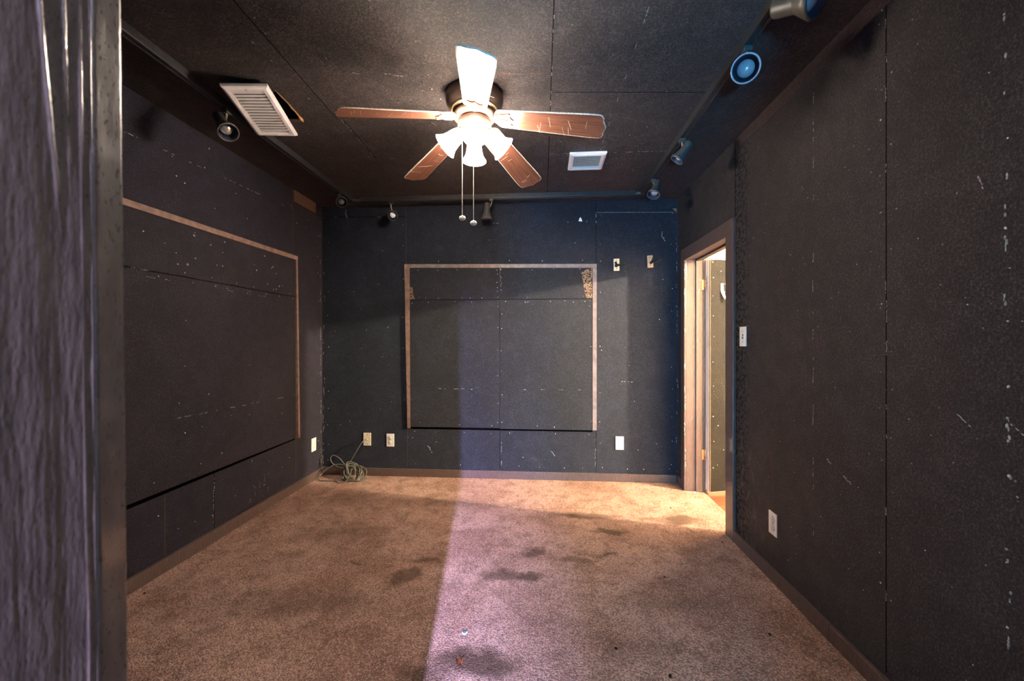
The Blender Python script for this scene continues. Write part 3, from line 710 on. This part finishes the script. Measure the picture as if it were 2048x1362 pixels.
# ------------------------------------------------------------------ air vents
def vent(name_label, c, nslat, g0=.22, g1=.90):
    """c: four corners near-left, near-right, far-right, far-left on the underside"""
    A, B_, C_, D_ = [Vector(v) for v in c]
    cen = (A + B_ + C_ + D_) / 4
    t = thing('air_vent', name_label, 'vent', cen, 'ceiling air vents')
    n = (B_ - A).cross(D_ - A).normalized()
    if n.z > 0: n = -n
    def P(u, v, h=0): return (A.lerp(B_, u)).lerp(D_.lerp(C_, u), v) - n * h      # h into the ceiling
    W = (B_ - A).length; L = (D_ - A).length; fu, fv = .028 / W, .028 / L
    b = MB()
    outer = [(0, 0), (1, 0), (1, 1), (0, 1)]; eu, ev = .012 / W, .012 / L
    mid = [(eu, ev), (1 - eu, ev), (1 - eu, 1 - ev), (eu, 1 - ev)]; inn = [(fu, fv), (1 - fu, fv), (1 - fu, 1 - fv), (fu, 1 - fv)]
    vs = [P(u, v, .009) for u, v in outer] + [P(u, v, 0) for u, v in mid] + [P(u, v, .001) for u, v in inn] + [P(u, v, .020) for u, v in inn] + [P(u, v, .020) for u, v in outer]
    fs = []
    for k in range(4):
        for i in range(4): j = (i + 1) % 4; fs.append((k * 4 + i, k * 4 + j, k * 4 + 4 + j, k * 4 + 4 + i))
    for i in range(4): j = (i + 1) % 4; fs.append((16 + i, 16 + j, j, i))
    b.faces(vs, fs, M['ventw']); fr = b.build('frame', t)
    b = MB(); b.faces([P(u, v, .024) for u, v in outer] + [P(u, v, .0205) for u, v in outer], [(0, 1, 2, 3), (4, 5, 6, 7), (0, 1, 5, 4), (1, 2, 6, 5), (2, 3, 7, 6), (3, 0, 4, 7)], M['slot']); b.build('backing', t)
    for i in range(nslat):
        v0 = fv + (1 - 2 * fv) * (i + g0) / nslat; v1 = fv + (1 - 2 * fv) * (i + g1) / nslat; v2 = v0 + (v1 - v0) * .6
        u0, u1 = fu * 1.02, 1 - fu * 1.02
        b = MB()
        sec = [(v0, .002), (v2, .0055), (v1, .0075)]
        vs = [P(u, v, h) for u in (u0, u1) for v, h in sec] + [P(u, v, h - .0012) for u in (u0, u1) for v, h in sec]
        b.faces(vs, [(0, 1, 4, 3), (1, 2, 5, 4), (6, 9, 10, 7), (7, 10, 11, 8), (0, 3, 9, 6), (2, 8, 11, 5), (0, 6, 7, 1), (1, 7, 8, 2), (3, 4, 10, 9), (4, 5, 11, 10)], M['slat']); b.build('slat', t)
    for v in (fv * .55, 1 - fv * .55):
        b = MB(); b.lathe([(.0045, .001), (.004, -.0025), (0, -.003)], M['screw'], axis_mat(P(.5, v, 0), -n), 10); b.build('screw', fr)
vent('large white air vent hanging crooked at the left track rail, torn hole beside it',
     [(-1.454, 1.718, 2.372), (-1.276, 1.787, 2.408), (-1.409, 2.232, 2.408), (-1.591, 2.142, 2.372)], 15, .04, 1.10)
vent('small square white air vent flat on the ceiling right of the fan',
     [(.193, 2.60, ZC - .020), (.431, 2.60, ZC - .020), (.434, 2.845, ZC - .020), (.196, 2.845, ZC - .020)], 15, .04, .95)

# ------------------------------------------------------------------ track and spot heads
RZ0, RZ1 = 2.400, ZC
t = thing('track_rail', 'black lighting track running along three sides of the ceiling', 'track light rail', (-.4, 3.30, ZC))
def rail(lo, hi, axis):
    b = MB(); b.bbox((lo[0], lo[1], RZ0 + .004), (hi[0], hi[1], RZ1), .0015, M['track'])
    w = .008
    if axis == 'y':
        for x0, x1 in ((lo[0], lo[0] + w), (hi[0] - w, hi[0])): b.box((x0 + .0005, lo[1], RZ0), (x1 - .0005, hi[1], RZ0 + .005), M['track'])
    else:
        for y0, y1 in ((lo[1], lo[1] + w), (hi[1] - w, hi[1])): b.box((lo[0], y0 + .0005, RZ0), (hi[0], y1 - .0005, RZ0 + .005), M['track'])
    return b.build('rail', t)
RLX, RRX, RBY = -1.60, .83, 3.305
rail((RLX - .0175, .5, 0), (RLX + .0175, RBY - .03, 0), 'y')
rail((RRX - .0175, .5, 0), (RRX + .0175, RBY - .03, 0), 'y')
rail((RLX + .07, RBY - .0175, 0), (RRX - .06, RBY + .0175, 0), 'x')
for x0, x1 in ((RLX, RLX + .07), (RRX, RRX - .06)):
    b = MB(); b.tube([(x0, RBY - .032, RZ0 + .02), (x0, RBY - .012, RZ0 + .02), (x0 + (x1 - x0) * .4, RBY, RZ0 + .02), (x1, RBY, RZ0 + .02)], .019, M['track'], 8); b.build('corner_connector', t)

def head(label, rp, back, lip, rl=.046, bulb='bulbw', body='headblack', rim='headblack', rb=.026):
    """rp: point on the rail's underside; back / lip: ends of the lamp body"""
    back, lip, rp = Vector(back), Vector(lip), Vector(rp); d = lip - back; L = d.length
    t = thing('track_spotlight', label, 'spotlight', rp, 'spotlights on the ceiling track'); T = axis_mat(back, d)
    b = MB(); b.bbox((rp.x - .016, rp.y - .016, rp.z - .020), (rp.x + .016, rp.y + .016, rp.z), .003, M[body]); b.build('track_adapter', t)
    att = back + d * .45; 
    b = MB(); b.tube(smooth_path([rp - Vector((0, 0, .018)), rp - Vector((0, 0, .035)), (rp - Vector((0, 0, .05))).lerp(att, .4), att], 5), .0048, M['stem'], 8); b.build('stem', t)
    b = MB(); k = L
    prof = [(0, 0), (.012, 0), (rb * .92, .004), (rb, .012), (rb, k * .55), (rb * 1.12, k * .60), (rl * .86, k * .78), (rl * .97, k * .88), (rl, k * .98), (rl, k), (rl - .0035, k)]
    b.lathe(prof, M[body], T, 32)
    b.lathe([(rl - .0032, k - .0002), (rl * .86, k * .86), (rb * 1.0, k * .62), (rb * .8, k * .5), (0, k * .5)], M['reflector'], T, 32)
    bd = b.build('lamp_body', t)
    b = MB(); b.lathe([(rl + .0003, k - .012), (rl + .0022, k - .011), (rl + .0022, k + .001), (rl - .004, k + .001), (rl - .004, k - .003)], M[rim], T, 32); b.build('bell_rim', bd)
    b = MB(); r = rl * .64
    b.lathe([(0, k * .5 + .001), (.012, k * .52), (.013, k * .60), (r * .9, k * .74)] + [(r * math.cos(a), k * .78 + r * .72 * math.sin(a)) for a in [PI / 2 * i / 8 for i in range(8)]] + [(0, k * .78 + r * .72)], M[bulb], T, 24)
    b.build('bulb', t)
z = RZ0
head('black spotlight with a silvered bulb on the left rail, below the crooked vent', (RLX, 1.930, z), (-1.655, 1.938, 2.378), (-1.552, 1.884, 2.258), .046, 'bulbs')
head('black spotlight at far end of left rail, silvered bulb facing the camera', (RLX, 3.07, z), (-1.625, 3.155, 2.375), (-1.560, 3.035, 2.310), .040, 'bulbs')
head('black spotlight on the back rail near the left corner, white bulb facing out', (-1.265, RBY, z), (-1.262, 3.375, 2.330), (-1.228, 3.245, 2.262), .039, 'bulbw')
head('black spotlight hanging straight down from the middle of the back rail', (-.405, RBY, z), (-.440, 3.300, 2.372), (-.447, 3.320, 2.240), .045, 'bulbs')
head('black spotlight at far end of the right rail, in the back right corner', (RRX, 2.985, z), (.862, 2.985, 2.385), (.818, 2.945, 2.272), .045, 'bulbb')
head('black spotlight pointing down left on the right rail, cream bulb', (RRX, 2.395, z), (.869, 2.374, 2.369), (.798, 2.390, 2.272), .038, 'bulbw')
head('black spotlight on the right rail with grey rim and bluish bulb facing the camera', (RRX, 1.665, z), (.868, 1.745, 2.362), (.797, 1.607, 2.277), .050, 'bulbb', 'headblack', 'rim')
head('tan banded spotlight nearest the camera on the right rail, cut by the frame top', (RRX, 1.335, z), (.800, 1.425, 2.360), (.876, 1.328, 2.312), .060, 'bulbb', 'rimtan', 'rimtan', .034)

# ------------------------------------------------------------------ ceiling fan
FC = Vector((-.325, 1.965, 0))
fan = thing('ceiling_fan', 'brown five-blade ceiling fan with four lit frosted shades', 'ceiling fan', (FC.x, FC.y, ZC))
FT = Matrix.Translation(FC)
b = MB(); b.lathe([(0, 2.4399), (.140, 2.4399), (.143, 2.428), (.143, 2.405), (.139, 2.402), (.139, 2.392), (.134, 2.388), (.132, 2.378), (.112, 2.360), (.108, 2.352), (0, 2.352)], M['bronze'], FT, 48); mh = b.build('motor_housing', fan)
b = MB(); b.lathe([(.109, 2.3645), (.1165, 2.3625), (.1165, 2.3565), (.109, 2.3545)], M['brass'], FT, 48); b.build('brass_ring', mh)
b = MB(); b.lathe([(0, 2.351), (.094, 2.351), (.104, 2.345), (.106, 2.330), (.098, 2.322), (.090, 2.318), (0, 2.318)], M['bronzelight'], FT, 48); b.build('flywheel', fan)
b = MB(); b.lathe([(0, 2.317), (.070, 2.317), (.082, 2.308), (.084, 2.285), (.074, 2.272), (.060, 2.262), (.050, 2.245), (.022, 2.236), (.010, 2.222), (0, 2.220)], M['bronzelight'], FT, 40); b.build('light_fitter', fan)
# blades
def blade_outline():
    w0, w1 = .056, .075; r0, r1 = .103, .648; pts = []
    for a in [PI / 2 * i / 6 for i in range(7)]: pts.append((r0 + .035 * (1 - math.sin(a)), w0 * math.cos(a) if False else w0 * (1 - (1 - math.sin(a)) ** 2) ** .5))
    pts = sorted(set(pts), key=lambda q: -q[0])[::-1]
    up = [(r0 + .035 * (1 - math.cos(a)), w0 * math.sin(a)) for a in [PI / 2 * i / 6 for i in range(7)]]
    up += [(r1 - .085, w1), (r1 - .035, w1 * .99), (r1 - .022, w1 * .93), (r1 - .012, w1 * .72), (r1 - .012, w1 * .50), (r1 - .006, w1 * .24), (r1, 0)]
    return up + [(x, -y) for x, y in up[::-1][1:-1]]
OUT = blade_outline()
def inset(pts, d):
    n = len(pts); res = []
    for i in range(n):
        p, q, r = Vector((*pts[i - 1], 0)), Vector((*pts[i], 0)), Vector((*pts[(i + 1) % n], 0))
        e1, e2 = (q - p).normalized(), (r - q).normalized(); nn = Vector((e1.y + e2.y, -e1.x - e2.x, 0))
        nn = nn.normalized() if nn.length > 1e-5 else Vector((e1.y, -e1.x, 0)); res.append((q.x + nn.x * d, q.y + nn.y * d))
    return res
area = sum(OUT[i - 1][0] * OUT[i][1] - OUT[i][0] * OUT[i - 1][1] for i in range(len(OUT)))
INN = inset(OUT, .0035 if area < 0 else -.0035)
def blade_mesh(seed):
    rn = random.Random(seed); b = MB(); n = len(OUT); h = .003
    for z, s in ((-h, -1), (h, 1)):
        vo = [Vector((x, y, z * .6)) for x, y in OUT]; vi = [Vector((x + rn.uniform(-.001, .001), y + rn.uniform(-.0015, .0015), z)) for x, y in INN]
        b.faces(vo + vi, [(i, (i + 1) % n, n + (i + 1) % n, n + i) for i in range(n)], M['edge'])
        b.faces(vi, [list(range(n))], M['wood'])
    b.faces([Vector((x, y, -h * .6)) for x, y in OUT] + [Vector((x, y, h * .6)) for x, y in OUT], [(i, (i + 1) % n, n + (i + 1) % n, n + i) for i in range(n)], M['edge'])
    for _ in range(7):                                   # rubs and scratches on the underside
        x = rn.uniform(.28, .60); y = rn.uniform(-.05, .02); l = rn.uniform(.02, .07)
        b.strip((x, y, -h), (x + rn.uniform(-.015, .015), y + l, -h), rn.uniform(.0005, .0012), (0, 0, -1), .0003, M['edge'])
    return b
BZ = 2.311
for i in range(5):
    ang = math.radians(-80 + 72 * i)
    mt = Matrix.Translation((0, 0, BZ - ZC)) @ Matrix.Rotation(ang, 4, 'Z') @ Matrix.Translation((.12, 0, 0)) @ Matrix.Rotation(math.radians(11.0), 4, 'Y') @ Matrix.Rotation(math.radians(-13), 4, 'X') @ Matrix.Translation((-.12, 0, 0))
    bl = blade_mesh(40 + i).build('blade', fan, local=True); bl.matrix_local = mt
    b = MB()   # three-lobed bracket under the blade and its neck up to the flywheel
    lob = [(.098, .013), (.112, .026), (.135, .034), (.160, .034), (.180, .040), (.190, .035), (.184, .022), (.190, .010), (.201, 0)]
    lob += [(x, -y) for x, y in lob[::-1][1:]]
    b.poly([(x, y, -.0035) for x, y in lob], (0, 0, -1), .005, M['iron'])
    for x, y in ((.177, .030), (.187, 0), (.177, -.030)): b.lathe([(.0055, -.008), (.005, -.0105), (0, -.011)], M['brass'], Matrix.Translation((x, y, 0)), 10)
    b.tube([(.070, 0, .030), (.088, 0, .016), (.104, 0, -.002), (.122, 0, -.008), (.150, 0, -.009), (.175, 0, -.008)], [.010, .011, .012, .012, .010, .005], M['iron'], 10)
    b.build('blade_bracket', bl, local=True)
# four lit shades
for k in range(4):
    a = math.radians(-80 + 90 * k); rd = Vector((math.cos(a), math.sin(a), 0)); ax = (rd * .74 + Vector((0, 0, -.67))).normalized()
    p0 = FC + rd * .055 + Vector((0, 0, 2.262)); T = axis_mat(p0, ax)
    b = MB(); prof = [(.024, .018), (.030, .022), (.037, .045), (.040, .070), (.046, .095), (.056, .113), (.064, .123), (.0625, .1235), (.054, .1115), (.0435, .094), (.0375, .069), (.034, .045), (.027, .024), (.022, .020)]
    b.lathe(prof, M['shade'], T, 36); sh = b.build('lamp_shade', fan)
    b = MB(); b.lathe([(0, -.012), (.016, -.012), (.022, 0), (.026, .010), (.026, .020), (.018, .026), (0, .026)], M['bronzelight'], T, 24); b.build('shade_holder', sh)
    b = MB(); b.lathe([(.010, .024), (.012, .040), (.020, .055), (.0255, .073), (.022, .090), (.012, .099), (0, .101)], M['bulblit'], T, 20); b.build('bulb', sh)
for x, y, zt, zb in ((-.383, 1.945, 2.27, 1.838), (-.327, 1.945, 2.232, 1.812)):
    b = MB(); pr = []
    nb = int((zt - zb) / .0042)
    for i in range(nb + 1):
        zc_ = zt + (zb - zt) * i / nb; pr += [(.0010, zc_), (.0021, zc_ - .0021)]
    b.lathe(pr, M['chain'], Matrix.Translation((x, y, 0)), 6); ch = b.build('pull_chain', fan)
    b = MB(); S = Matrix.Translation((x, y, zb - .013)) @ Matrix.Diagonal((1.25, .6, .92, 1)); 
    b.lathe([(0, -.0135)] + [(.0135 * math.sin(PI * i / 10), -.0135 * math.cos(PI * i / 10)) for i in range(1, 10)] + [(0, .0135)], M['medal'], S, 20)
    for dx, dz, rr in ((.004, .0045, .0030), (-.0055, .001, .0022), (-.001, -.0065, .0034), (.009, -.002, .0024), (.001, .008, .0018)): b.ball((x + dx, y - .0066, zb - .013 + dz), rr, M['medaldark'], 8)
    b.build('chain_pull', ch)

# ------------------------------------------------------------------ bits on the carpet
b = MB(); c0 = Vector((-.301, 1.483, .006))
for dx, dy, l, w, an, up in ((0, 0, .034, .012, 1.9, .012), (-.006, -.004, .026, .010, 2.6, .006), (.006, .002, .026, .009, 1.2, .016), (0, -.008, .018, .008, -1.2, .004)):
    d = Vector((math.cos(an), math.sin(an), up / l)); s = Vector((-math.sin(an), math.cos(an), .25)); o = c0 + Vector((dx, dy, 0))
    P = [o - d * l * .4, o - d * l * .1 + s * w * .5, o + d * l * .3 + s * w * .35, o + d * l * .6, o + d * l * .3 - s * w * .35, o - d * l * .1 - s * w * .5]
    b.poly(P, (0, 0, 1), .0015, M['leaf'])
tag(b.build('dry_leaf'), 'curled dry brown leaf on the dark stain in front of the camera', 'leaf')
b = MB(); o = Vector((-.313, 1.636, .003))
b.poly([o + Vector(v) for v in ((-.011, .006, 0), (.010, .008, .002), (.012, 0, .004), (.004, -.009, .001), (-.008, -.006, 0))], (0, 0, 1), .0012, M['paper'])
wr = b.build('wrapper_scrap'); tag(wr, 'tiny white scrap with blue print on carpet above the dark stain', 'scrap')
b = MB(); b.poly([o + Vector(v) for v in ((-.008, .004, .0036), (.007, .005, .0048), (.005, -.003, .0044), (-.004, -.003, .0036))], (0, 0, 1), .0012, M['bluebit']); b.build('blue_print', wr)
CR = [(-1.90, 1.79, .008, 'black crumb on the carpet by the left baseboard, nearest the doorway'), (.949, 2.97, .008, 'dark crumb on the bright carpet in front of the open door'),
      (1.10, 2.49, .007, 'dark crumb on the carpet at the foot of the right door casing'), (.30, 1.60, .008, 'black crumb on bare carpet right of the big dark stain'), (.47, 1.48, .010, 'dark sliver on the carpet near the bottom of the picture'),
      (.64, 2.10, .007, 'dark crumb on carpet between the switch wall and centre stains'), (.95, 1.72, .008, 'dark crumb beside the right baseboard below the outlet')]
for x, y, r, lb in CR:
    t_b = bmesh.new(); bmesh.ops.create_icosphere(t_b, subdivisions=2, radius=r * .75)
    for v in t_b.verts: v.co = Vector((v.co.x * 1.1, v.co.y * .8, v.co.z * .5)) * (1 + .5 * noise.noise(v.co * 180 + Vector((x * 9, y * 7, 0))))
    b = MB(); b.take(t_b, M['crumb'], Matrix.Translation((x, y, r * .35)) @ Matrix.Rotation(x * 9, 4, 'Z'), True)
    tag(b.build('carpet_crumb'), lb, 'crumb', 'dark crumbs on the carpet')
b = MB(); t_b = bmesh.new(); bmesh.ops.create_icosphere(t_b, subdivisions=2, radius=.008)
for v in t_b.verts: v.co *= 1 + .4 * noise.noise(v.co * 150)
b.take(t_b, M['paper'], Matrix.Translation((1.235, 3.28, .006)) @ Matrix.Diagonal((1.5, .8, .6, 1)), True); tag(b.build('paint_chip'), 'white paint chip on the carpet at the far door jamb', 'chip')

# ------------------------------------------------------------------ lights
hl = thing('hall_ceiling_lamp', 'lit ceiling lamp in the hall beyond the open door', 'lamp', (3.75, 2.13, ZC))
b = MB(); b.lathe([(0, ZC - .10), (.05, ZC - .095), (.085, ZC - .07), (.10, ZC - .03), (.10, ZC - .012)], M['lamplit'], Matrix.Translation((3.75, 2.13, 0)), 28); b.build('lamp_shade', hl)
b = MB(); b.lathe([(.11, ZC - .012), (.115, ZC - .001), (0, ZC - .0005)], M['bronze'], Matrix.Translation((3.75, 2.13, 0)), 28); b.build('lamp_base', hl)

def area(name, loc, tgt, sx, sy, col, power, spread=PI):
    d = bpy.data.lights.new(name, 'AREA'); d.shape = 'RECTANGLE'; d.size = sx; d.size_y = sy; d.color = col; d.energy = power; d.spread = spread
    o = bpy.data.objects.new(name, d); COL.objects.link(o); o.location = loc
    o.rotation_euler = (Vector(tgt) - Vector(loc)).to_track_quat('-Z', 'Y').to_euler(); return o
def point(name, loc, col, power, r):
    d = bpy.data.lights.new(name, 'POINT'); d.color = col; d.energy = power; d.shadow_soft_size = r
    o = bpy.data.objects.new(name, d); COL.objects.link(o); o.location = loc; return o
point('hall_lamp_light', (3.75, 2.13, ZC - .16), (1, .79, .57), 380, .05)
area('window_daylight', (.165, -3.0, 1.855), (-.3, 2.4, .2), .06, .12, (.50, .50, 1.0), 400)
area('added_teal_fill', (-.27, -2.4, .32), (.75, 3.5, 1.9), .3, .3, (.10, .52, .95), 62)  # added fill near the floor, tints the upper back wall teal; no window here
point('added_jamb_fill', (.35, -.25, 2.25), (.84, .86, 1.0), 14, .08)  # added fill that brightens the near jamb; no lamp fixture here

w = bpy.data.worlds.new('world'); sc.world = w; w.use_nodes = True
w.node_tree.nodes['Background'].inputs[0].default_value = (.10, .11, .16, 1); w.node_tree.nodes['Background'].inputs[1].default_value = .2

# ------------------------------------------------------------------ camera
cd = bpy.data.cameras.new('camera'); cam = bpy.data.objects.new('camera', cd); COL.objects.link(cam)
cam.location = (0, 0, 1.22); cam.rotation_euler = (PI / 2, 0, math.atan(56 / 796.4)); cd.lens = 14; cd.sensor_width = 36; cd.clip_start = .01
cd.dof.use_dof = True; cd.dof.focus_distance = 2.6; cd.dof.aperture_fstop = 9
sc.camera = cam
vs_ = sc.view_settings; vs_.view_transform = 'Standard'; vs_.look = 'None'; vs_.exposure = 2.2; vs_.gamma = 1; vs_.use_curve_mapping = False
